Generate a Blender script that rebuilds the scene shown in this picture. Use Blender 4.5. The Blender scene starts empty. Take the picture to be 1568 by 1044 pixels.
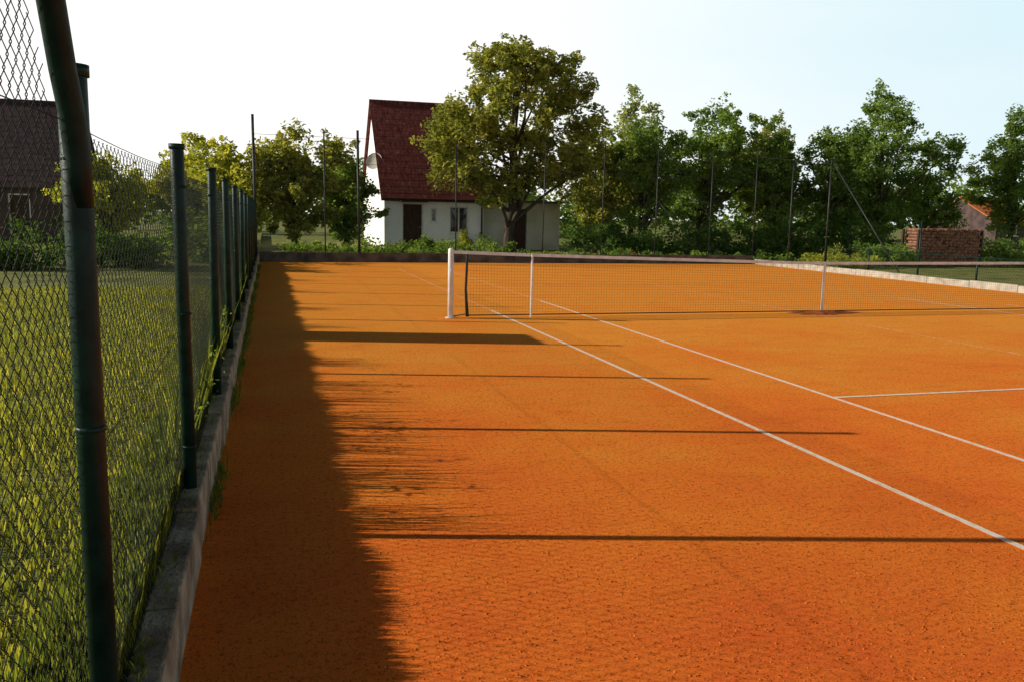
import bpy, math, random
import numpy as np
from mathutils import Vector, Matrix
random.seed(5); rng=np.random.default_rng(5)
scene=bpy.context.scene
scene.view_settings.view_transform='Standard'
scene.view_settings.look='None'
scene.view_settings.exposure=0
D=bpy.data
def link(o):
    scene.collection.objects.link(o); return o
# ---------------------------------------------------------------- materials
def ramp(nt,cols,poss):
    r=nt.nodes.new('ShaderNodeValToRGB')
    e=r.color_ramp.elements
    while len(e)<len(cols): e.new(0.5)
    for i,(c,p) in enumerate(zip(cols,poss)):
        e[i].position=p; e[i].color=(*c,1)
    return r
def mat(name,c1,c2,scale=5,rough=.8,bump=.0,bscale=None,detail=6,spec=.3,lo=.35,hi=.65,metal=0,stretch=None):
    m=D.materials.new(name); m.use_nodes=True; nt=m.node_tree
    b=nt.nodes['Principled BSDF']; b.inputs['Roughness'].default_value=rough
    b.inputs['Specular IOR Level'].default_value=spec; b.inputs['Metallic'].default_value=metal
    tc=nt.nodes.new('ShaderNodeTexCoord'); src=tc.outputs['Object']
    if stretch:
        mp=nt.nodes.new('ShaderNodeMapping'); mp.inputs['Scale'].default_value=stretch
        nt.links.new(src,mp.inputs[0]); src=mp.outputs[0]
    n=nt.nodes.new('ShaderNodeTexNoise'); n.inputs['Scale'].default_value=scale; n.inputs['Detail'].default_value=detail
    nt.links.new(src,n.inputs['Vector'])
    r=ramp(nt,[c1,c2],[lo,hi]); nt.links.new(n.outputs['Fac'],r.inputs[0])
    nt.links.new(r.outputs[0],b.inputs['Base Color'])
    if bump:
        n2=nt.nodes.new('ShaderNodeTexNoise'); n2.inputs['Scale'].default_value=bscale or scale*4; n2.inputs['Detail'].default_value=8
        nt.links.new(src,n2.inputs['Vector'])
        bp=nt.nodes.new('ShaderNodeBump'); bp.inputs['Strength'].default_value=bump; bp.inputs['Distance'].default_value=.02
        nt.links.new(n2.outputs['Fac'],bp.inputs['Height']); nt.links.new(bp.outputs[0],b.inputs['Normal'])
    return m
def leafmat(name,dark,mid,light,trans=.5,g=1.5):
    dark,mid,light=[tuple(c*g for c in q) for q in (dark,mid,light)]
    m=D.materials.new(name); m.use_nodes=True; nt=m.node_tree
    for n in list(nt.nodes): nt.nodes.remove(n)
    out=nt.nodes.new('ShaderNodeOutputMaterial')
    at=nt.nodes.new('ShaderNodeAttribute'); at.attribute_name='tint'
    r=ramp(nt,[dark,mid,light],[0,.5,1]); nt.links.new(at.outputs['Fac'],r.inputs[0])
    d=nt.nodes.new('ShaderNodeBsdfDiffuse'); t=nt.nodes.new('ShaderNodeBsdfTranslucent')
    nt.links.new(r.outputs[0],d.inputs[0]); 
    mx=nt.nodes.new('ShaderNodeMixRGB'); mx.blend_type='MULTIPLY'; mx.inputs[0].default_value=1
    mx.inputs[2].default_value=(2.0,1.8,.7,1); nt.links.new(r.outputs[0],mx.inputs[1]); nt.links.new(mx.outputs[0],t.inputs[0])
    a=nt.nodes.new('ShaderNodeMixShader'); a.inputs[0].default_value=trans
    nt.links.new(d.outputs[0],a.inputs[1]); nt.links.new(t.outputs[0],a.inputs[2])
    nt.links.new(a.outputs[0],out.inputs[0]); return m

M_green=mat('green_painted_steel',(.003,.016,.012),(.008,.036,.026),12,.45,.1,60,spec=.22)
M_wire=mat('green_wire',(.006,.018,.012),(.018,.032,.02),8,.6,spec=.15)
M_conc=mat('concrete',(.2,.15,.095),(.58,.46,.32),5,.95,.8,45,detail=10)
M_concl=mat('pale_concrete',(.3,.27,.22),(.5,.46,.38),4,.95,.5,50)
M_concd=mat('weathered_concrete',(.06,.05,.045),(.16,.13,.1),3,.95,.5,40)
M_white=mat('white_paint',(.62,.62,.6),(.82,.82,.8),6,.5,.05)
M_plaster=mat('white_plaster',(.84,.85,.86),(.9,.9,.9),1.5,.9,.2,30)
M_plasterg=mat('grey_plaster',(.46,.44,.38),(.62,.6,.54),1.2,.9,.3,20)
M_black=mat('black_netting',(.012,.012,.012),(.03,.028,.025),8,.7)
M_dpole=mat('dark_pole',(.015,.018,.02),(.04,.04,.04),8,.5)
M_wood=mat('brown_wood',(.03,.013,.01),(.07,.03,.02),5,.7,.3,stretch=(4,4,.5))
M_glass=mat('window_glass',(.01,.012,.014),(.03,.034,.04),2,.08,spec=.8)
M_bark=mat('bark',(.03,.022,.015),(.1,.075,.05),6,.95,.8,20,stretch=(1,1,.25))
M_log=mat('log_wood',(.14,.06,.035),(.32,.16,.1),9,.9,.4)
M_orange=mat('orange_tiles',(.5,.12,.03),(.7,.22,.06),5,.8,.3)
M_droof=mat('dark_roof',(.03,.014,.018),(.07,.035,.04),3,.8,.5,20)
M_dwall=mat('dark_boards',(.05,.03,.03),(.11,.07,.065),2,.85,.3)
M_panel=mat('green_shadow_panel',(.01,.05,.03),(.02,.07,.045),6,.9)  # for the added shadow-casting panel on the fence

def roofmat():
    m=D.materials.new('dark_red_roof_sheets'); m.use_nodes=True; nt=m.node_tree; b=nt.nodes['Principled BSDF']
    b.inputs['Roughness'].default_value=.9; b.inputs['Specular IOR Level'].default_value=.1
    tc=nt.nodes.new('ShaderNodeTexCoord')
    n=nt.nodes.new('ShaderNodeTexNoise'); n.inputs['Scale'].default_value=3.2; n.inputs['Detail'].default_value=10; n.inputs['Roughness'].default_value=.95
    mp=nt.nodes.new('ShaderNodeMapping'); mp.inputs['Scale'].default_value=(2.6,.8,.8)
    nt.links.new(tc.outputs['Object'],mp.inputs[0]); nt.links.new(mp.outputs[0],n.inputs['Vector'])
    r=ramp(nt,[(.035,.013,.011),(.13,.03,.025),(.18,.05,.042),(.45,.28,.24)],[.41,.47,.55,.63]); nt.links.new(n.outputs['Fac'],r.inputs[0])
    nt.links.new(r.outputs[0],b.inputs['Base Color'])
    bp=nt.nodes.new('ShaderNodeBump'); bp.inputs['Strength'].default_value=.5; bp.inputs['Distance'].default_value=.04
    nt.links.new(n.outputs['Fac'],bp.inputs['Height']); nt.links.new(bp.outputs[0],b.inputs['Normal'])
    return m
M_roof=roofmat()

def claymat():
    m=D.materials.new('clay'); m.use_nodes=True; nt=m.node_tree; b=nt.nodes['Principled BSDF']
    b.inputs['Roughness'].default_value=.95; b.inputs['Specular IOR Level'].default_value=.05
    tc=nt.nodes.new('ShaderNodeTexCoord'); L=nt.links
    def noise(s,d=8,r=.6,st=None):
        n=nt.nodes.new('ShaderNodeTexNoise'); n.inputs['Scale'].default_value=s; n.inputs['Detail'].default_value=d; n.inputs['Roughness'].default_value=r
        if st:
            mp=nt.nodes.new('ShaderNodeMapping'); mp.inputs['Scale'].default_value=st
            L.new(tc.outputs['Object'],mp.inputs[0]); L.new(mp.outputs[0],n.inputs['Vector'])
        else: L.new(tc.outputs['Object'],n.inputs['Vector'])
        return n
    def mul(a,b_,f):
        mx=nt.nodes.new('ShaderNodeMixRGB'); mx.blend_type='MULTIPLY'; mx.inputs[0].default_value=f
        L.new(a,mx.inputs[1]); L.new(b_,mx.inputs[2]); return mx.outputs[0]
    # clay colour runs from redder near the baseline to yellower towards the net, broken up by noise
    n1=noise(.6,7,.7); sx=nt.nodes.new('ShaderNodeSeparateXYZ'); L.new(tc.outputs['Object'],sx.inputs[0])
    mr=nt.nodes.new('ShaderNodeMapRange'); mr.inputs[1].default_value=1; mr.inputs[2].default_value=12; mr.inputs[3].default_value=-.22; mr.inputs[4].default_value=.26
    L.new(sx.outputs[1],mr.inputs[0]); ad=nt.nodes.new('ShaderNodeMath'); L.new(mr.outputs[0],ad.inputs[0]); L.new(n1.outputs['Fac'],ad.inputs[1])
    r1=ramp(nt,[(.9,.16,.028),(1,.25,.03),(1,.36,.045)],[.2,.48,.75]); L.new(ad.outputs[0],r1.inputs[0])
    n2=noise(34,4,.8); r2=ramp(nt,[(.34,.26,.22),(.97,.95,.93),(1,1,1)],[.36,.46,.6]); L.new(n2.outputs['Fac'],r2.inputs[0])
    c=mul(r1.outputs[0],r2.outputs[0],.75)
    n5=noise(95,3,.7); r5=ramp(nt,[(.25,.18,.15),(1,1,1)],[.36,.45]); L.new(n5.outputs['Fac'],r5.inputs[0])
    c=mul(c,r5.outputs[0],.7)
    n3=noise(3.2,9,.85,(.5,1.3,1)); r3=ramp(nt,[(.5,.38,.32),(1,1,1)],[.34,.48]); L.new(n3.outputs['Fac'],r3.inputs[0])
    c=mul(c,r3.outputs[0],.35)
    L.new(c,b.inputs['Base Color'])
    n4=noise(80,4,.8)
    bp=nt.nodes.new('ShaderNodeBump'); bp.inputs['Strength'].default_value=.5; bp.inputs['Distance'].default_value=.0035
    L.new(n4.outputs['Fac'],bp.inputs['Height']); L.new(bp.outputs[0],b.inputs['Normal'])
    return m
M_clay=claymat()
M_grit=mat('clay_crumbs',(.55,.1,.015),(.98,.28,.04),20,.95,spec=.05)
def linemat(name,p):
    m=D.materials.new(name); m.use_nodes=True; nt=m.node_tree; b=nt.nodes['Principled BSDF']
    b.inputs['Roughness'].default_value=.9; L=nt.links
    tc=nt.nodes.new('ShaderNodeTexCoord')
    n=nt.nodes.new('ShaderNodeTexNoise'); n.inputs['Scale'].default_value=14; n.inputs['Detail'].default_value=8; n.inputs['Roughness'].default_value=.75
    L.new(tc.outputs['Object'],n.inputs['Vector'])
    r=ramp(nt,[(.88,.82,.68),(.9,.64,.4),(.92,.27,.03)],p); L.new(n.outputs['Fac'],r.inputs[0])
    L.new(r.outputs[0],b.inputs['Base Color']); return m
M_line=linemat('court_line_paint',[.47,.57,.68])
M_line2=linemat('worn_court_line_paint',[.2,.4,.52])
M_grass=mat('grass_ground',(.1,.12,.025),(.27,.27,.055),1.3,.95,.8,40,detail=10)
M_blade=leafmat('grass_blade',(.06,.085,.02),(.16,.18,.035),(.38,.35,.1),.45,1.45)
L_big=leafmat('leaf_big',(.065,.09,.025),(.155,.17,.045),(.29,.28,.08))
L_mid=leafmat('leaf_mid',(.04,.075,.02),(.1,.155,.042),(.19,.25,.07))
L_dark=leafmat('leaf_dark',(.025,.055,.015),(.055,.1,.026),(.11,.165,.04),.35)
L_grey=leafmat('leaf_grey',(.09,.125,.06),(.18,.21,.1),(.28,.3,.17))
L_yel=leafmat('leaf_yellow',(.12,.15,.03),(.23,.25,.05),(.4,.39,.09),.45)
L_red=leafmat('petal_red',(.2,.01,.01),(.35,.03,.02),(.4,.05,.03),.3,1)

# ---------------------------------------------------------------- mesh helpers
class MB:
    def __init__(s): s.v=[]; s.f=[]; s.m=[]
    def box(s,a,b,mi=0,M=None):
        i=len(s.v); x0,y0,z0=a; x1,y1,z1=b
        p=[(x0,y0,z0),(x1,y0,z0),(x1,y1,z0),(x0,y1,z0),(x0,y0,z1),(x1,y0,z1),(x1,y1,z1),(x0,y1,z1)]
        if M: p=[tuple(M@Vector(q)) for q in p]
        s.v+=p
        for q in [(0,3,2,1),(4,5,6,7),(0,1,5,4),(1,2,6,5),(2,3,7,6),(3,0,4,7)]:
            s.f.append(tuple(i+k for k in q)); s.m.append(mi)
    def poly(s,pts,mi=0):
        i=len(s.v); s.v+=[tuple(p) for p in pts]; s.f.append(tuple(range(i,i+len(pts)))); s.m.append(mi)
    def tube(s,pts,rad,n=10,mi=0,cap=True):
        pts=[Vector(p) for p in pts]
        if not isinstance(rad,(list,tuple)): rad=[rad]*len(pts)
        rings=[]; up=None
        for k,p in enumerate(pts):
            d=(pts[min(k+1,len(pts)-1)]-pts[max(k-1,0)]).normalized()
            if up is None:
                up=Vector((1,0,0)) if abs(d.x)<.8 else Vector((0,0,1))
            a=(up-d*up.dot(d)).normalized(); up=a; b=d.cross(a)
            i=len(s.v)
            for j in range(n):
                t=2*math.pi*j/n
                s.v.append(tuple(p+a*math.cos(t)*rad[k]+b*math.sin(t)*rad[k]))
            rings.append(i)
        for r0,r1 in zip(rings,rings[1:]):
            for j in range(n):
                s.f.append((r0+j,r0+(j+1)%n,r1+(j+1)%n,r1+j)); s.m.append(mi)
        if cap:
            s.f.append(tuple(rings[0]+j for j in range(n))[::-1]); s.m.append(mi)
            s.f.append(tuple(rings[-1]+j for j in range(n))); s.m.append(mi)
    def build(s,name,mats,parent=None,smooth=False,bevel=0):
        me=D.meshes.new(name); me.from_pydata(s.v,[],s.f); 
        for m in (mats if isinstance(mats,list) else [mats]): me.materials.append(m)
        me.polygons.foreach_set('material_index',s.m)
        if smooth: me.polygons.foreach_set('use_smooth',[len(f)==4 for f in s.f])
        me.update(); o=link(D.objects.new(name,me))
        if parent: o.parent=parent
        if bevel:
            bm=o.modifiers.new('bevel','BEVEL'); bm.width=bevel; bm.segments=2; bm.limit_method='ANGLE'
        return o
def empty(name,loc=(0,0,0)):
    o=link(D.objects.new(name,None)); o.empty_display_size=.3; return o
def np_mesh(name,V,F,mats,tint=None,parent=None):
    me=D.meshes.new(name); n=len(F); k=F.shape[1]
    me.vertices.add(len(V)); me.vertices.foreach_set('co',V.astype(np.float32).ravel())
    me.loops.add(n*k); me.loops.foreach_set('vertex_index',F.astype(np.int32).ravel())
    me.polygons.add(n); me.polygons.foreach_set('loop_start',np.arange(0,n*k,k,dtype=np.int32))
    me.update(calc_edges=True)
    if tint is not None:
        a=me.attributes.new('tint','FLOAT','FACE'); a.data.foreach_set('value',tint.astype(np.float32))
    me.materials.append(mats)
    o=link(D.objects.new(name,me))
    if parent: o.parent=parent
    return o
def segs(name,P0,P1,r,mat_,parent=None,n=3):
    d=P1-P0; d/=np.linalg.norm(d,axis=1)[:,None]+1e-9
    ref=np.tile([0.3,0.5,0.81],(len(d),1)); a=np.cross(d,ref); a/=np.linalg.norm(a,axis=1)[:,None]+1e-9
    b=np.cross(d,a); V=[]
    for P in (P0,P1):
        for j in range(n):
            t=2*math.pi*j/n; V.append(P+(a*math.cos(t)+b*math.sin(t))*r)
    V=np.stack(V,1); N=len(P0); base=(np.arange(N)*2*n)[:,None]
    F=[]
    for j in range(n):
        F.append(np.concatenate([base+j,base+(j+1)%n,base+n+(j+1)%n,base+n+j],1))
    F=np.stack(F,1).reshape(-1,4)
    return np_mesh(name,V.reshape(-1,3),F,mat_,parent=parent)
def leaves(name,C,R,per,size,mat_,parent=None,flat=.8,bias=0.0):
    N=len(C); c=np.repeat(C,per,0); r=np.repeat(R,per)
    d=rng.normal(size=(N*per,3)); d/=np.linalg.norm(d,axis=1)[:,None]
    rad=rng.random(N*per)**.45
    P=c+d*(r*rad)[:,None]*np.array([1,1,flat])
    a=rng.normal(size=(N*per,3)); a[:,2]*=.6; a/=np.linalg.norm(a,axis=1)[:,None]
    q=rng.normal(size=(N*per,3)); b=np.cross(a,q); b/=np.linalg.norm(b,axis=1)[:,None]
    s=size*(.6+.8*rng.random(N*per))[:,None]
    V=np.stack([P-a*s*.5,P+b*s*.28,P+a*s*.5,P-b*s*.28],1).reshape(-1,3)
    F=np.arange(N*per*4).reshape(-1,4)
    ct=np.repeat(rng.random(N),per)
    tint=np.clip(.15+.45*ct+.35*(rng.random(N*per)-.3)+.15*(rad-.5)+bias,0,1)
    return np_mesh(name,V,F,mat_,tint,parent)

def tree(name,x,y,h,w,mat_,trunk_h=1.5,tr=.16,nc=150,per=130,ls=.16,lobes=None,cr=.55,depth=None,lean=0):
    e=empty(name); depth=depth or w
    if lobes is None:
        lobes=[]; ch=h-trunk_h
        nl=7
        for i in range(nl):
            f=i/(nl-1); ww=w*.5*(math.sin(math.pi*(.18+.70*f))**.8)
            lobes.append((random.uniform(-.35,.35)*ww,random.uniform(-.35,.35)*ww,trunk_h+ch*(.14+.72*f),ww*.72,ww*.72,ch*.17))
        for i in range(5):
            a=random.uniform(0,6.28); f=random.uniform(.2,.85)
            lobes.append((math.cos(a)*w*.38,math.sin(a)*w*.38,trunk_h+ch*f,w*.18,w*.18,ch*.12))
        lobes.append((random.uniform(-.1,.1)*w,0,h-ch*.09,w*.12,w*.12,ch*.09))
    vol=np.array([l[3]*l[4]*l[5] for l in lobes])**.75; pr=vol/vol.sum()
    idx=rng.choice(len(lobes),nc,p=pr); Lb=np.array(lobes)[idx]
    d=rng.normal(size=(nc,3)); d/=np.linalg.norm(d,axis=1)[:,None]
    C=Lb[:,:3]+d*Lb[:,3:6]*(.35+.65*rng.random(nc)**.6)[:,None]
    C[:,2]=np.maximum(C[:,2],trunk_h*.6)
    R=cr*(.35+.9*rng.random(nc))
    Cw=C+np.array([x,y,0])
    leaves('foliage',Cw,R,per,ls,mat_,e)
    k=int(nc*.8); dd=rng.normal(size=(k,3)); dd/=np.linalg.norm(dd,axis=1)[:,None]; dd[:,2]=abs(dd[:,2])
    sel=rng.choice(nc,k); S=Cw[sel]+dd*(R[sel]*1.2)[:,None]
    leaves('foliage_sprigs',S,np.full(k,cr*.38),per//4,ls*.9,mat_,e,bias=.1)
    mb=MB()
    pts=[];rs=[]
    for i in range(9):
        f=i/8; pts.append((x+lean*f+.12*math.sin(i*1.3+x),y+.12*math.cos(i*1.7+x),-.1+f*h*.8)); rs.append(tr*(1.35 if i==0 else 1)*(1-f*.85))
    mb.tube(pts,rs,9)
    for j in rng.choice(nc,min(nc,34),replace=False):
        c=Vector(Cw[j]); f=random.uniform(.15,.75); f=min(f,max(.1,(c.z-.4)/(h*.8)))
        k=f*8; i0=int(k); p0=Vector(pts[i0]).lerp(Vector(pts[min(8,i0+1)]),k-i0)
        mid=p0.lerp(c,.5)+Vector((random.uniform(-.2,.2),random.uniform(-.2,.2),.25))
        r0=tr*(1-f*.85)*.5
        mb.tube([p0,mid,c],[r0,r0*.6,r0*.2],5,cap=False)
    mb.build('trunk_and_limbs',M_bark,e,smooth=True)
    return e

def bush(name,x0,x1,y0,y1,h0,h1,n,mat_,per=110,ls=.12,r=.35,zb=0):
    X=rng.uniform(x0,x1,n); Y=rng.uniform(y0,y1,n); H=rng.uniform(h0,h1,n)
    H=H*(.75+.25*np.sin(X*1.7+Y)+.12*np.sin(X*4.1))
    C=np.stack([X,Y,zb+H*rng.random(n)**.6],1)
    e=empty(name); leaves('foliage',C,np.full(n,r)*(.6+.7*rng.random(n)),per,ls,mat_,e)
    mb=MB()
    for i in range(0,n,3):
        mb.tube([(X[i],Y[i],zb-.05),tuple(C[i])],[.02,.006],4,cap=False)
    mb.build('stems',M_bark,e)
    return e

# ---------------------------------------------------------------- ground
LAWN=.2; FX=-.40; YB=28.4; XR=17.5; NET=13.0
mb=MB(); mb.poly([(-500,-300,-.03),(700,-300,-.03),(700,900,-.03),(-500,900,-.03)]); mb.build('ground',M_grass)
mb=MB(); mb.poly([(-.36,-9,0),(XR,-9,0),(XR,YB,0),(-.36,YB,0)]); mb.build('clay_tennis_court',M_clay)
mb=MB(); mb.box((-60,-12,-.02),(-.462,60,LAWN)); mb.build('lawn',M_grass)
# loose clay crumbs
n=80000; gy=1.6+rng.random(n)**1.3*9; gx=-.3+rng.random(n)*(2.2+gy*1.0)
r=.0015+.005*rng.random(n)**3; a=rng.uniform(0,6.283,n); V=[]
for k in range(3):
    V.append(np.stack([gx+np.cos(a+k*2.094)*r,gy+np.sin(a+k*2.094)*r*(.7+.3*k/2),np.full(n,.0003)],1))
V.append(np.stack([gx+rng.normal(0,.3,n)*r,gy+rng.normal(0,.3,n)*r,r*1.0],1))
V=np.stack(V,1).reshape(-1,3); b0=(np.arange(n)*4)[:,None]
F=np.concatenate([np.concatenate([b0+0,b0+1,b0+3],1),np.concatenate([b0+1,b0+2,b0+3],1),np.concatenate([b0+2,b0+0,b0+3],1)],0)
np_mesh('clay_grit',V,F,M_grit)

DL=3.62; SL=4.99; CL=DL+5.485; SR=CL*2-SL; DR=CL*2-DL; N0=NET-11.885; N1=NET+11.885; S0=NET-6.4; S1=NET+6.4
mb=MB(); w=.025
def ln(x0,y0,x1,y1,mi=0): mb.poly([(x0,y0,.004),(x1,y0,.004),(x1,y1,.004),(x0,y1,.004)],mi)
for X in (DL,DR): ln(X-w,N0,X+w,NET+1); ln(X-w,NET+1,X+w,N1,1)
for X in (SL,SR): ln(X-w,N0+2*w,X+w,NET+2.5); ln(X-w,NET+2.5,X+w,N1-2*w,1)
ln(SL+w,S0-w,SR-w,S0+w); ln(SL+w,S1-w,SR-w,S1+w,1)
ln(CL-w,S0+w,CL+w,NET,1); ln(CL-w,NET,CL+w,S1-w,1)
ln(DL+w,N0,DR-w,N0+2*w); ln(DL+w,N1-2*w,DR-w,N1,1)
mb.build('court_lines',[M_line,M_line2])
# kerbs
mb=MB(); y=-9.
while y<YB:
    y2=min(y+1.0,YB); dx=random.uniform(-.008,.008); dz=random.uniform(-.01,.01)
    mb.box((-.45+dx,y+.004,-.05),(-.335+dx,y2-.004,.24+dz)); y=y2
kb=mb.build('concrete_kerb',M_conc,bevel=.012)
mb=MB(); x=-.33
while x<XR:
    x2=min(x+2.5,XR); mb.box((x+.01,YB+random.uniform(0,.01),-.05),(x2-.01,YB+.08,.3+random.uniform(-.015,.015))); x=x2
mb.build('concrete_wall',M_concd,bevel=.008)
mb=MB(); y=-9.
while y<YB-.1:
    y2=min(y+1.5,YB-.1); mb.box((XR,y+.006,-.05),(XR+.12,y2-.006,.18+random.uniform(-.01,.01))); y=y2
mb.build('concrete_kerb',M_concl,bevel=.008)

# ---------------------------------------------------------------- near chain link fence
e=empty('chain_link_fence')
PS=2.25
posts=[2.07+PS*i for i in range(-2,12)]
mb=MB()
for y in posts:
    if y>28 or y<-3.4 : continue
    lean=random.uniform(-.012,.012); ht=1.89
    mb.tube([(FX,y,.05),(FX+lean,y,ht-.01),(FX+lean,y,ht)],[.031,.031,.027],16)
    mb.tube([(FX+lean,y,ht-.012),(FX+lean,y,ht+.012)],[.036,.036],16)
    for h in (.45,1.1,1.7):
        mb.tube([(FX,y,h),(FX,y,h+.012)],[.033,.033],12)
mb.tube([(FX+.004,2.066,1.6),(FX+.004,2.06,1.7),(FX+.004,2.03,1.79),(FX,1.98,1.88),(FX,1.915,1.99),(FX,1.67,2.36),(FX,.5,3.95)],.027,14)
mb.tube([(FX,.45,.1),(FX,.45,4.05)],.031,14)
mb.build('posts',M_green,e,smooth=True)
dt=.029; dh=.027; MXF=FX-.034
cols=np.arange(-2.4,28.3,dt); P0=[];P1=[]
for c,t in enumerate(cols):
    top=1.79
    if .45<t<2.04: top=min(3.3,1.79+(2.04-t)*1.5)
    elif t<=.45: top=2.6
    k=np.arange(0,int((top-.2)/dh)+1)
    par=(k+c)%2
    bul=.012*np.sin(t*2.1+k*.05)+.008*math.sin(t*.9)
    pts=np.stack([MXF-bul*.6+(par-.5)*.004,t+par*dt+.004*np.sin(k*.31+t),.215+k*dh+.006*np.sin(t*1.3)],1)
    P0.append(pts[:-1]);P1.append(pts[1:])
segs('mesh_wire',np.concatenate(P0),np.concatenate(P1),.0012,M_wire,e)
P0=[];P1=[]
for h in (.24,1.0,1.79):
    ys=np.arange(-2.4,28.3,.35); zz=h-.012*np.abs(np.sin((ys-2.07)/PS*math.pi)); pp=np.stack([np.full_like(ys,MXF+.004),ys,zz],1)
    P0.append(pp[:-1]);P1.append(pp[1:])
segs('tension_wire',np.concatenate(P0),np.concatenate(P1),.0013,M_wire,e,n=5)
mb=MB()
n=14
for i in range(n):
    for j in range(8):
        def q(a,b):
            return (FX-.05+.015*math.sin(a*1.9)+.01*math.sin(b*2.+a),11.1+a*.9/n,.25+b*1.3/8)
        mb.poly([q(i,j),q(i+1,j),q(i+1,j+1),q(i,j+1)])
mb.build('band_shadow_panel',M_panel,e)  # panel added on the fence to throw the wide shadow band across the court

# ---------------------------------------------------------------- back high fence
e=empty('high_ball_fence')
mb=MB(); bx=[-.42,1.75,2.85,6.1,9.2,11.4,13.5,15.7,XR+.05]
for i,x in enumerate(bx):
    h=4.6 if i==0 else 4.05+.1*((i*7)%3)
    mb.tube([(x,YB+.14,0),(x+random.uniform(-.05,.05),YB+.14,h)],.042 if i in(0,2) else .022,8)
ry=[26.4,24.3]
for y in ry: mb.tube([(XR+.16,y,0),(XR+.16,y,3.6)],.024,8)
mb.tube([(XR+.16,24.2,3.5),(XR+.16,20.8,.2)],.02,8)
mb.tube([(13.6,YB+.14,2.2),(15.6,YB+.14,.2)],.016,8)
mb.build('poles',M_dpole,e,smooth=True)
P0=[];P1=[]
H=4.0
for s in (1,-1):
    for a in np.arange(-H,XR+.4+H,.11):
        z0,z1=0.3,H
        xa,xb=a+s*z0,a+s*z1
        if xa>xb: xa,xb,z0,z1=xb,xa,z1,z0
        lo,hi=-.4,XR+.1
        if xb<lo or xa>hi: continue
        m=(z1-z0)/(xb-xa)
        if xa<lo: z0+=m*(lo-xa); xa=lo
        if xb>hi: z1-=m*(xb-hi); xb=hi
        P0.append((xa,YB+.14,z0));P1.append((xb,YB+.14,z1))
segs('mesh_wire',np.array(P0,float),np.array(P1,float),.0009,M_wire,e)
P0=[(-.42,YB+.14,4.0),(-.42,YB+.14,2.4),(XR+.1,YB+.14,3.95),(-.42,YB+.14,3.2)];P1=[(XR,YB+.14,3.95),(XR,YB+.14,2.3),(XR+.16,24.3,3.5),(XR,YB+.14,3.1)]
segs('cable',np.array(P0,float),np.array(P1,float),.006,M_dpole,e,n=5)

# ---------------------------------------------------------------- right low fence
e=empty('low_mesh_fence'); mb=MB()
ys=[24.3-2.1*i for i in range(16)]
for i,y in enumerate(ys): 
    h=.8 if i!=2 else 1.7
    mb.tube([(XR+.2,y,0),(XR+.2,y,h)],.026,8)
mb.tube([(XR+.2,24.3,.78),(XR+.2,ys[-1],.78)],.014,6)
mb.build('posts',M_green,e,smooth=True)
P0=[];P1=[]
for s in (1,-1):
    for a in np.arange(-7.,24,.1):
        if s>0: P0.append((XR+.2,a,.15));P1.append((XR+.2,a+.6,.76))
        else: P0.append((XR+.2,a+.6,.15));P1.append((XR+.2,a,.76))
segs('mesh_wire',np.array(P0,float),np.array(P1,float),.0017,M_wire,e)

# ---------------------------------------------------------------- tennis net
e=empty('tennis_net'); PL=DL-.914; PR=DR+.914
mb=MB()
for x in (PL,PR):
    mb.tube([(x,NET,0),(x,NET,1.06),(x,NET,1.09)],[.045,.045,.03],16)
    mb.tube([(x,NET,0),(x,NET,.02)],[.08,.08],16)
    mb.tube([(x,NET-.07,.75),(x,NET+.02,.75)],.018,8)
mb.build('net_posts',M_white,e,smooth=True)
def nh(x):
    f=(x-PL)/(CL-PL)
    if f<=1: return 1.06-.15*f**.8
    return .91+.03*((f-1))**1.5
mb=MB(); xs=np.linspace(PL+.04,PR-.04,90)
for a,b in zip(xs,xs[1:]):
    for s in (-.006,.006):
        mb.poly([(a,NET+s,nh(a)-.05),(b,NET+s,nh(b)-.05),(b,NET+s,nh(b)),(a,NET+s,nh(a))])
    mb.poly([(a,NET-.006,nh(a)),(b,NET-.006,nh(b)),(b,NET+.006,nh(b)),(a,NET+.006,nh(a))])
mb.build('headband',M_white,e)
mb=MB()
mb.tube([(DL+.4,NET-.03,0),(DL+.4,NET-.03,1.0)],.018,10)
mb.box((CL+.32,NET-.014,.02),(CL+.37,NET-.009,nh(CL)))
mb.build('singles_stick_and_strap',M_white,e)
mb=MB(); mb.tube([(PL+.27,NET,.02),(PL+.24,NET,.45),(PL+.26,NET,nh(PL+.3)-.05)],[.03,.02,.02],8)
mb.tube([(PL+.05,NET,.03),(PL+.25,NET,.06)],.008,6)
mb.box((CL+.2,NET-.08,.004),(CL+.5,NET+.06,.03))
mb.build('net_end_bundle',M_dpole,e)
P0=[];P1=[]
x=PL+.27
while x<PR-.1:
    P0.append((x,NET,.04));P1.append((x+.01*math.sin(x*3),NET+.01*math.sin(x*5),nh(x)-.05)); x+=.048
rows=np.arange(.04,1.02,.048); xx=np.linspace(PL+.27,PR-.1,60)
for r in rows:
    f=(r-.04)/.98
    for a,b in zip(xx,xx[1:]):
        P0.append((a,NET,.04+f*(nh(a)-.09)));P1.append((b,NET,.04+f*(nh(b)-.09)))
segs('netting',np.array(P0,float),np.array(P1,float),.0011,M_black,e,n=4)
segs('bottom_cord',np.array([(PL+.27,NET,.04)],float),np.array([(PR-.1,NET,.04)],float),.009,M_black,e,n=6)
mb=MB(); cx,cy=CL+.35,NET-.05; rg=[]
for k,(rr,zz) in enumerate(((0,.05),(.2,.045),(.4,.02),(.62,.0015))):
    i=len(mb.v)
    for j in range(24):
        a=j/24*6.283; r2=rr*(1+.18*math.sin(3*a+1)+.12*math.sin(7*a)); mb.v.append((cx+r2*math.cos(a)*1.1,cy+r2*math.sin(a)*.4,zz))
    rg.append(i)
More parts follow.
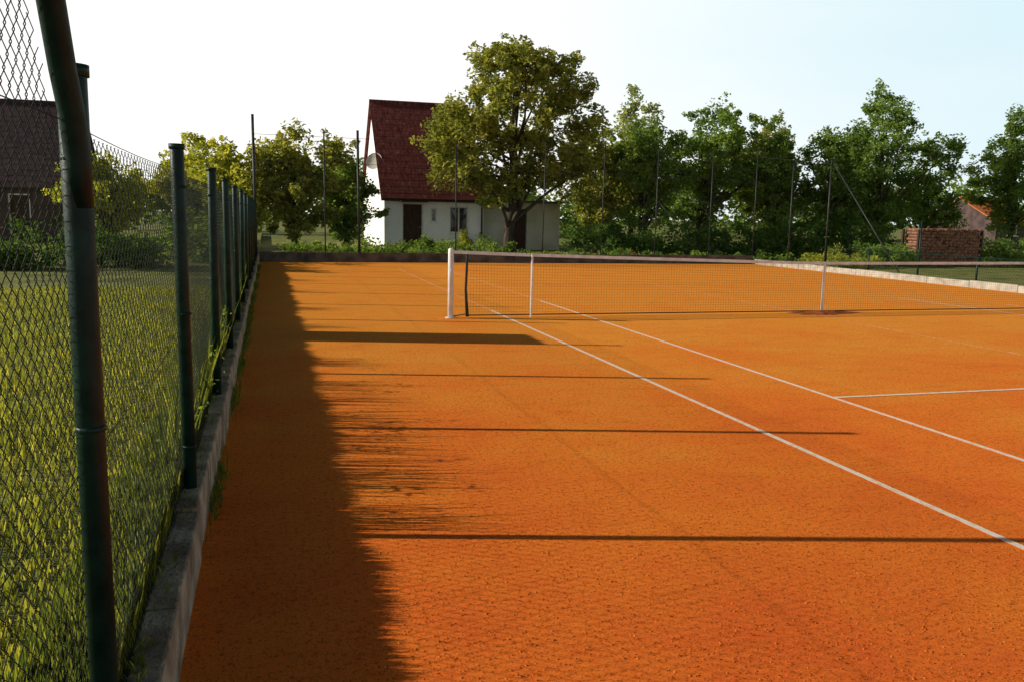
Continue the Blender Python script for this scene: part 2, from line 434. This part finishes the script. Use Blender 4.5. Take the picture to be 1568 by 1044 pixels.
for a,b in zip(rg,rg[1:]):
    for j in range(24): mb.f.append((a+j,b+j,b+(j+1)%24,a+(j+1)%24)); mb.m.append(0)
M_dclay=mat('dark_clay',(.2,.05,.012),(.6,.14,.02),9,.95,.7,40)  # darker mottled clay for the low mound around the centre strap
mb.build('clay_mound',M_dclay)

# ---------------------------------------------------------------- houses
def gable_house(name,x0,x1,y0,y1,eave,ridge,wm,rm,openings,ov=.25):
    e=empty(name); mb=MB(); ym=(y0+y1)/2
    ops=sorted(openings); x=x0
    for (a,b,c,d,_) in ops:
        mb.box((x,y0,-.1),(a,y0+.3,eave))
        if c>0: mb.box((a,y0,-.1),(b,y0+.3,c))
        mb.box((a,y0,d),(b,y0+.3,eave)); x=b
    mb.box((x,y0,-.1),(x1,y0+.3,eave))
    mb.box((x0,y1-.3,-.1),(x1,y1,eave))
    for X in (x0,x1-.3):
        mb.box((X,y0+.3,-.1),(X+.3,y1-.3,eave-.001))
        i=len(mb.v); z=eave-.002
        mb.v+=[(X,y0,z),(X,y1,z),(X,ym,ridge-.1),(X+.3,y0,z),(X+.3,y1,z),(X+.3,ym,ridge-.1)]
        for q in [(0,2,1),(3,4,5),(0,3,5,2),(1,2,5,4)]: mb.f.append(tuple(i+k for k in q)); mb.m.append(0)
    mb.build('walls',wm,e)
    mb=MB()
    sl=(ridge-eave)/(ym-y0); n=16; L=(ym-y0)+ov
    for side in (1,-1):
        for i in range(n):
            f0,f1=i/n,(i+1)/n
            d0,d1=-ov+f0*L,-ov+f1*L
            z0=eave+d0*sl; z1=eave+d1*sl
            Y=(lambda d:(y0+d) if side>0 else (y1-d))
            i0=len(mb.v)
            xa=x0-ov*.7; xb=x1+ov*.7
            mb.v+=[(xa,Y(d0),z0+.062),(xb,Y(d0),z0+.062),(xb,Y(d1),z1+.05),(xa,Y(d1),z1+.05),(xa,Y(d0),z0),(xb,Y(d0),z0),(xb,Y(d1),z1),(xa,Y(d1),z1)]
            for q in [(0,1,2,3),(4,7,6,5),(0,4,5,1),(1,5,6,2),(2,6,7,3),(3,7,4,0)]: mb.f.append(tuple(i0+k for k in q)); mb.m.append(0)
    mb.tube([(x0-ov*.7,ym,ridge+.05),(x1+ov*.7,ym,ridge+.05)],.1,8)
    mb.build('roof',rm,e)
    mb=MB(); mg=MB()
    for (a,b,c,d,k) in openings:
        t=.06
        mb.box((a,y0+.08,c),(a+t,y0+.14,d)); mb.box((b-t,y0+.08,c),(b,y0+.14,d))
        mb.box((a+t,y0+.08,d-t),(b-t,y0+.14,d)); 
        if k=='w':
            mb.box((a+t,y0+.08,c),(b-t,y0+.14,c+t))
            m=(a+b)/2
            if b-a>.6: mb.box((m-.03,y0+.07,c+t),(m+.03,y0+.13,d-t))
            mg.box((a+t,y0+.15,c+t),(b-t,y0+.17,d-t),0)
            mb.box((a-.05,y0-.06,c-.05),(b+.05,y0+.06,c-.002))
        else:
            mg.box((a+t,y0+.12,c),(b-t,y0+.16,d-t),1)
            mb.tube([(b-.15,y0+.11,1.0),(b-.15,y0+.06,1.0)],.02,6)
    mb.build('frames',M_white,e); mg.build('glass_and_door',[M_glass,M_wood],e)
    return e
h=gable_house('white_house',5.15,9.9,40,49,2.45,7.15,M_plaster,M_roof,
   [(5.98,6.98,0,2.12,'d'),(7.35,7.62,1.25,1.9,'w'),(8.25,9.15,.75,2.0,'w')])
mb=MB()
mb.tube([(5.0,39.68,2.28),(10.05,39.68,2.28)],.05,8); mb.tube([(9.8,39.92,2.25),(9.8,39.92,0)],.04,8)
mb.build('gutter',M_wood,h)
mb=MB(); c=Vector((4.95,41.9,4.05)); nrm=Vector((-.5,-.8,.3)).normalized(); ua=nrm.cross(Vector((0,0,1))).normalized(); ub=nrm.cross(ua)
rings=[]
for k in range(5):
    r=.42*k/4; i=len(mb.v)
    for j in range(16):
        a=j/16*6.283; mb.v.append(tuple(c+ua*math.cos(a)*r+ub*math.sin(a)*r+nrm*(.12*(k/4)**2)))
    rings.append(i)
for a,b in zip(rings,rings[1:]):
    for j in range(16): mb.f.append((a+j,a+(j+1)%16,b+(j+1)%16,b+j)); mb.m.append(0)
mb.tube([tuple(c),(5.2,42.1,3.9)],.03,6); mb.tube([tuple(c-ub*.3),tuple(c+nrm*.4)],.012,5)
mb.build('satellite_dish',M_plasterg,h)
mb=MB(); mb.box((5.85,39.45,2.16),(7.1,39.998,2.22)); mb.build('door_canopy',M_wood,h)
e=empty('garden_annex'); mb=MB()
mb.box((9.905,40.4,-.1),(11.4,45,2.25)); mb.box((12.2,40.4,-.1),(13.9,45,2.25)); mb.box((11.4,40.4,1.95),(12.2,45,2.25)); mb.box((11.4,40.6,-.1),(12.2,45,1.95),1)
mb.box((9.91,40.2,2.252),(14.1,45.2,2.36),2)
mb.build('walls_and_flat_roof',[M_plasterg,M_wood,M_concd],e)
h2=gable_house('dark_roofed_house',-17.5,-7.9,38,46,2.5,6.0,M_dwall,M_droof,[(-15.5,-14.3,.9,2.0,'w'),(-11.6,-10.4,.9,2.0,'w'),(-9.9,-9.1,0,2.1,'d')])
gable_house('orange_roofed_house',50.5,54,50,57,1.9,3.6,M_dwall,M_orange,[(51.5,52.5,.9,1.7,'w')])

# firewood stack
e=empty('firewood_stack'); mb=MB(); x0,y0=24.3,27.6
for i in range(22):
    for j in range(12):
        r=random.uniform(.05,.068); cx=x0+.1+i*.128+(j%2)*.064; cz=.08+j*.118
        mb.tube([(cx,y0+random.uniform(-.05,.05),cz+(random.random()<.3)*.02),(cx,y0+.9,cz)],r,8)
mb.build('logs',M_log,e,smooth=True)
mb=MB()
for X in (x0-.06,x0+2.95): 
    mb.box((X-.04,y0,-.05),(X+.04,y0+.08,1.4)); mb.box((X-.04,y0+.85,-.05),(X+.04,y0+.93,1.4))
mb.build('frame',M_wood,e)

# ---------------------------------------------------------------- trees
big=[(-.3,0,7.4,1.7,1.9,1.3),(.6,.3,8.0,1.2,1.3,.9),(-1.2,0,7.9,.9,1.1,.6),(1.9,0,7.1,1.5,1.8,1.2),(2.9,0,6.0,1.2,1.5,1.4),(0,0,5.4,2.3,2.2,1.5),
     (-2.1,0,5.3,1.4,1.6,1.2),(-3.0,-.3,4.6,1.0,1.2,.9),(-2.0,-.4,3.6,1.1,1.3,.9),(-1.3,-.6,2.6,.9,.9,.7),(1.6,0,4.1,1.7,1.7,1.1),(-.6,-.5,3.0,1.1,1.1,.7),(3.3,.2,4.4,.9,1.2,1.0),(2.7,0,3.0,1.0,1,.9),(.6,-.4,2.9,.9,.9,.6),(-3.2,-.2,3.4,.6,.8,.8)]
tree('deciduous_tree',9.9,35,9.0,8,L_big,trunk_h=2,tr=.24,nc=460,per=85,ls=.165,lobes=big,cr=.5)
tree('deciduous_tree',19.2,44,8.6,4.4,L_grey,nc=120,per=95,ls=.18,cr=.5)
tree('deciduous_tree',16.6,36.5,5.8,4.6,L_mid,nc=170,per=100,cr=.52,trunk_h=1.2)
tree('deciduous_tree',14.6,37.5,5.4,3.6,L_big,nc=110,per=100,cr=.5,trunk_h=1.2)
tree('deciduous_tree',20.4,38,6.9,5.4,L_mid,nc=210,per=100,cr=.52,trunk_h=1)
tree('deciduous_tree',25.6,40,7.0,5.0,L_big,nc=160,per=100,cr=.52,trunk_h=1)
tree('deciduous_tree',23.6,37,6.4,4.4,L_mid,nc=130,per=100,cr=.55,trunk_h=.6)
tree('deciduous_tree',26.6,36,6.2,4.2,L_mid,nc=130,per=100,cr=.52,trunk_h=.6)
tree('deciduous_tree',29.4,36.5,8.3,6.8,L_mid,nc=260,per=100,cr=.52,trunk_h=.8)
tree('deciduous_tree',33.6,38,5.8,4.6,L_mid,nc=120,per=100,cr=.5,trunk_h=.6)
tree('deciduous_tree',37.2,36,7.6,5.0,L_mid,nc=170,per=100,cr=.52,trunk_h=1)
tree('deciduous_tree',.9,36,4.7,4.8,L_big,nc=180,per=100,cr=.48,trunk_h=.7)
tree('deciduous_tree',3.3,37.5,3.6,3.0,L_mid,nc=90,per=100,cr=.45,trunk_h=.5)
tree('deciduous_tree',-3.0,39,4.7,4.4,L_yel,nc=130,per=100,cr=.5,trunk_h=.7)
tree('deciduous_tree',-1.3,35,4.0,3.2,L_yel,nc=100,per=100,cr=.45,trunk_h=.5)
tree('deciduous_tree',-6.2,36,3.6,3.6,L_yel,nc=110,per=100,cr=.45,trunk_h=.4)
bush('flowering_shrub_border',0.2,9.0,29.4,32.5,.25,.85,150,L_mid,per=80,ls=.1,r=.28)
bush('shade_shrubs',12.5,27.5,32,36,.5,2.1,310,L_dark,per=80,ls=.14,r=.42)
bush('garden_shrubs',9.0,24,29.4,31.2,.1,.45,110,L_mid,per=60,ls=.1,r=.22)
bush('hedge',-12,-2.6,21,23.5,.4,1.3,220,L_dark,per=80,ls=.12,r=.35,zb=LAWN)
bush('hedge',-2.8,-.9,24,34,.4,1.5,170,L_mid,per=80,ls=.12,r=.35,zb=LAWN)
bush('yellow_shrub',19.2,21.6,26.2,27.8,.2,.85,45,L_yel,per=90,ls=.1,r=.28)
bush('garden_shrubs',22.2,24.0,27,29,.3,1.5,50,L_mid,per=90,ls=.12,r=.32)
bush('garden_shrubs',27.7,40,27,33,.3,1.6,170,L_mid,per=90,ls=.14,r=.42)
bush('yellow_shrub',28.,31,22,25,.2,.8,50,L_yel,per=90,ls=.1,r=.3)
bush('house_shrub',8.5,9.1,38.6,39.3,.3,1.5,14,L_yel,per=100,ls=.11,r=.25)
bush('house_shrub',5.9,7.2,38.2,39.0,.2,.7,20,L_mid,per=90,ls=.11,r=.26)
bush('red_flowering_shrub',13.4,13.9,30.9,31.3,.4,.9,6,L_red,per=26,ls=.07,r=.2)
n=700; X=rng.uniform(-90,140,n); Y=66+rng.uniform(-3,8,n)+abs(X)*.05
Hh=4.2+1.4*np.sin(X*.21)+.8*np.sin(X*.63+1)+.4*np.sin(X*1.7)
C=np.stack([X,Y,Hh*rng.random(n)**.5],1)
leaves('distant_tree_row',C,np.full(n,1.5),80,.5,L_mid)

# ---------------------------------------------------------------- grass
def grass(name,X,Y,Hb,mat_,zb,width=.004,lean=.5,parent=None,tb=0):
    n=len(X); P=np.stack([X,Y,np.full(n,zb)],1); a=rng.uniform(0,6.283,n)
    s=np.stack([np.cos(a),np.sin(a),np.zeros(n)],1)*width
    b=rng.uniform(0,6.283,n); t=P+np.stack([np.cos(b)*Hb*lean*rng.random(n),np.sin(b)*Hb*lean*rng.random(n),Hb],1)
    m=P*.45+t*.55; m[:,2]+=Hb*.08
    V=np.stack([P-s,P+s,m+s*.8,t,m-s*.8],1).reshape(-1,3); F=np.arange(n*5).reshape(-1,5)
    return np_mesh(name,V,F,mat_,np.clip(rng.normal(.45+tb,.25,n),0,1),parent)
n=130000
Y=.3+rng.random(n)**1.6*16; X=-.48-rng.random(n)**1.3*np.minimum(9,2.5+Y*.8)
cl=.5+.5*np.sin(X*3.1+1.3*np.sin(Y*2.3))*np.sin(Y*2.7+X)
grass('lawn_grass',X,Y,rng.uniform(.03,.08,n)*(.6+.7*cl),M_blade,LAWN,.0045)
n=130000
Y=rng.uniform(-3,28,n); X=-.45-rng.random(n)*.25
Hb=rng.uniform(.12,.2,n)*(1+.06*np.sin(Y*2.1)+.05*np.sin(Y*5.3)+.04*np.sin(Y*13))
grass('fence_foot_grass',X,Y,Hb,M_blade,LAWN,.009,.22,tb=-.3)
n=5000; Y=rng.uniform(-1,28,n); keep=(np.sin(Y*3.1)+np.sin(Y*7.7+1)+rng.normal(0,.5,n))>.2; Y=Y[keep]; n=len(Y)
grass('kerb_top_grass',-.37-rng.random(n)**.7*.07,Y,rng.uniform(.015,.05,n),M_blade,.225,.004,.9,tb=-.2)
n=900; Y=rng.choice([4.6,5.3,5.6,6.2,6.9,7.6,8.2,9.5,12.5,14.8,18,21],n)+rng.normal(0,.16,n)
X=-.45-rng.random(n)*.12
grass('tall_weeds',X,Y,rng.uniform(.2,.58,n),M_blade,LAWN,.006,.35,tb=-.3)
cs=np.array([(-.46+random.uniform(-.05,.05),random.choice([5.2,5.9,6.6,7.1,8.1,9.3,12])+random.gauss(0,.2),random.uniform(.35,.7)) for _ in range(34)])
leaves('climbing_weeds',cs,np.full(len(cs),.09),11,.035,L_mid)
n=2000; yy=rng.choice([5.0,7.4,9,10.5,11.4,12.6,14,16,18.3,21,24],n)+rng.normal(0,.35,n)
grass('kerb_weeds',-.32+rng.normal(0,.02,n),yy,rng.uniform(.02,.05,n)+.006*yy,M_blade,0,.004,.8,tb=-.3)

# ---------------------------------------------------------------- world & sun
EL=math.radians(21.5); sd=Vector((-.97,.24,0)).normalized()
sunv=Vector((sd.x*math.cos(EL),sd.y*math.cos(EL),math.sin(EL)))
W=D.worlds.new('World'); scene.world=W; W.use_nodes=True; nt=W.node_tree; L=nt.links
bg=nt.nodes['Background']; sky=nt.nodes.new('ShaderNodeTexSky'); sky.sky_type='NISHITA'; sky.sun_disc=False
sky.sun_elevation=EL; sky.sun_rotation=math.atan2(sd.x,sd.y)%(2*math.pi); sky.dust_density=1.5
ST=.05
tc=nt.nodes.new('ShaderNodeTexCoord'); sp=nt.nodes.new('ShaderNodeSeparateXYZ'); L.new(tc.outputs['Generated'],sp.inputs[0])
dot=nt.nodes.new('ShaderNodeVectorMath'); dot.operation='DOT_PRODUCT'; L.new(tc.outputs['Generated'],dot.inputs[0]); dot.inputs[1].default_value=(sd.x,sd.y,-.9)
nz=nt.nodes.new('ShaderNodeTexNoise'); nz.inputs['Scale'].default_value=2.2; nz.inputs['Detail'].default_value=6
mp=nt.nodes.new('ShaderNodeMapping'); mp.inputs['Scale'].default_value=(1,1,4); L.new(tc.outputs['Generated'],mp.inputs[0]); L.new(mp.outputs[0],nz.inputs['Vector'])
ma=nt.nodes.new('ShaderNodeMath'); ma.operation='MULTIPLY_ADD'; L.new(nz.outputs['Fac'],ma.inputs[0]); ma.inputs[1].default_value=.5; L.new(dot.outputs['Value'],ma.inputs[2])
k=1/ST
def cc(r,g,b): return (r*k/24,g*k/24,b*k/24)
hz=ramp(nt,[cc(.60,.86,.95),cc(.86,.97,1.0),cc(1.1,1.09,1.06)],[.0,.45,.82])
mr=nt.nodes.new('ShaderNodeMapRange'); mr.inputs[1].default_value=-.8; mr.inputs[2].default_value=.45; L.new(ma.outputs[0],mr.inputs[0]); L.new(mr.outputs[0],hz.inputs[0])
sc=nt.nodes.new('ShaderNodeVectorMath'); sc.operation='SCALE'; sc.inputs['Scale'].default_value=24; L.new(hz.outputs[0],sc.inputs[0])
el=nt.nodes.new('ShaderNodeMapRange'); el.inputs[1].default_value=.24; el.inputs[2].default_value=.32; el.inputs[3].default_value=1; el.inputs[4].default_value=0; L.new(sp.outputs[2],el.inputs[0])
# clear sky overhead is dimmer than the hazy horizon band
dk=nt.nodes.new('ShaderNodeVectorMath'); dk.operation='SCALE'; dk.inputs['Scale'].default_value=.55; L.new(sky.outputs[0],dk.inputs[0])
mx=nt.nodes.new('ShaderNodeMixRGB'); L.new(el.outputs[0],mx.inputs[0]); L.new(dk.outputs[0],mx.inputs[1]); L.new(sc.outputs[0],mx.inputs[2])
L.new(mx.outputs[0],bg.inputs[0]); bg.inputs[1].default_value=ST
sl=D.lights.new('sun','SUN'); sl.energy=5; sl.angle=math.radians(.5); sl.color=(1,.94,.8)
so=link(D.objects.new('sun',sl)); so.rotation_euler=sunv.to_track_quat('Z','Y').to_euler()

# ---------------------------------------------------------------- camera
f=1300.; yc=Vector((412-784,522-324,-f)).normalized()
d2=Vector((412+1000-784,522-344,-f)); zc=-(yc.cross(d2)).normalized(); xc=yc.cross(zc).normalized()
R=Matrix((xc,yc,zc)).to_4x4()
cam=D.cameras.new('camera'); cam.sensor_width=36; cam.sensor_fit='HORIZONTAL'; cam.lens=36*f/1568; cam.clip_end=2000; cam.clip_start=.05
co=link(D.objects.new('camera',cam)); co.matrix_world=Matrix.Translation((0,0,1.6))@R
scene.camera=co
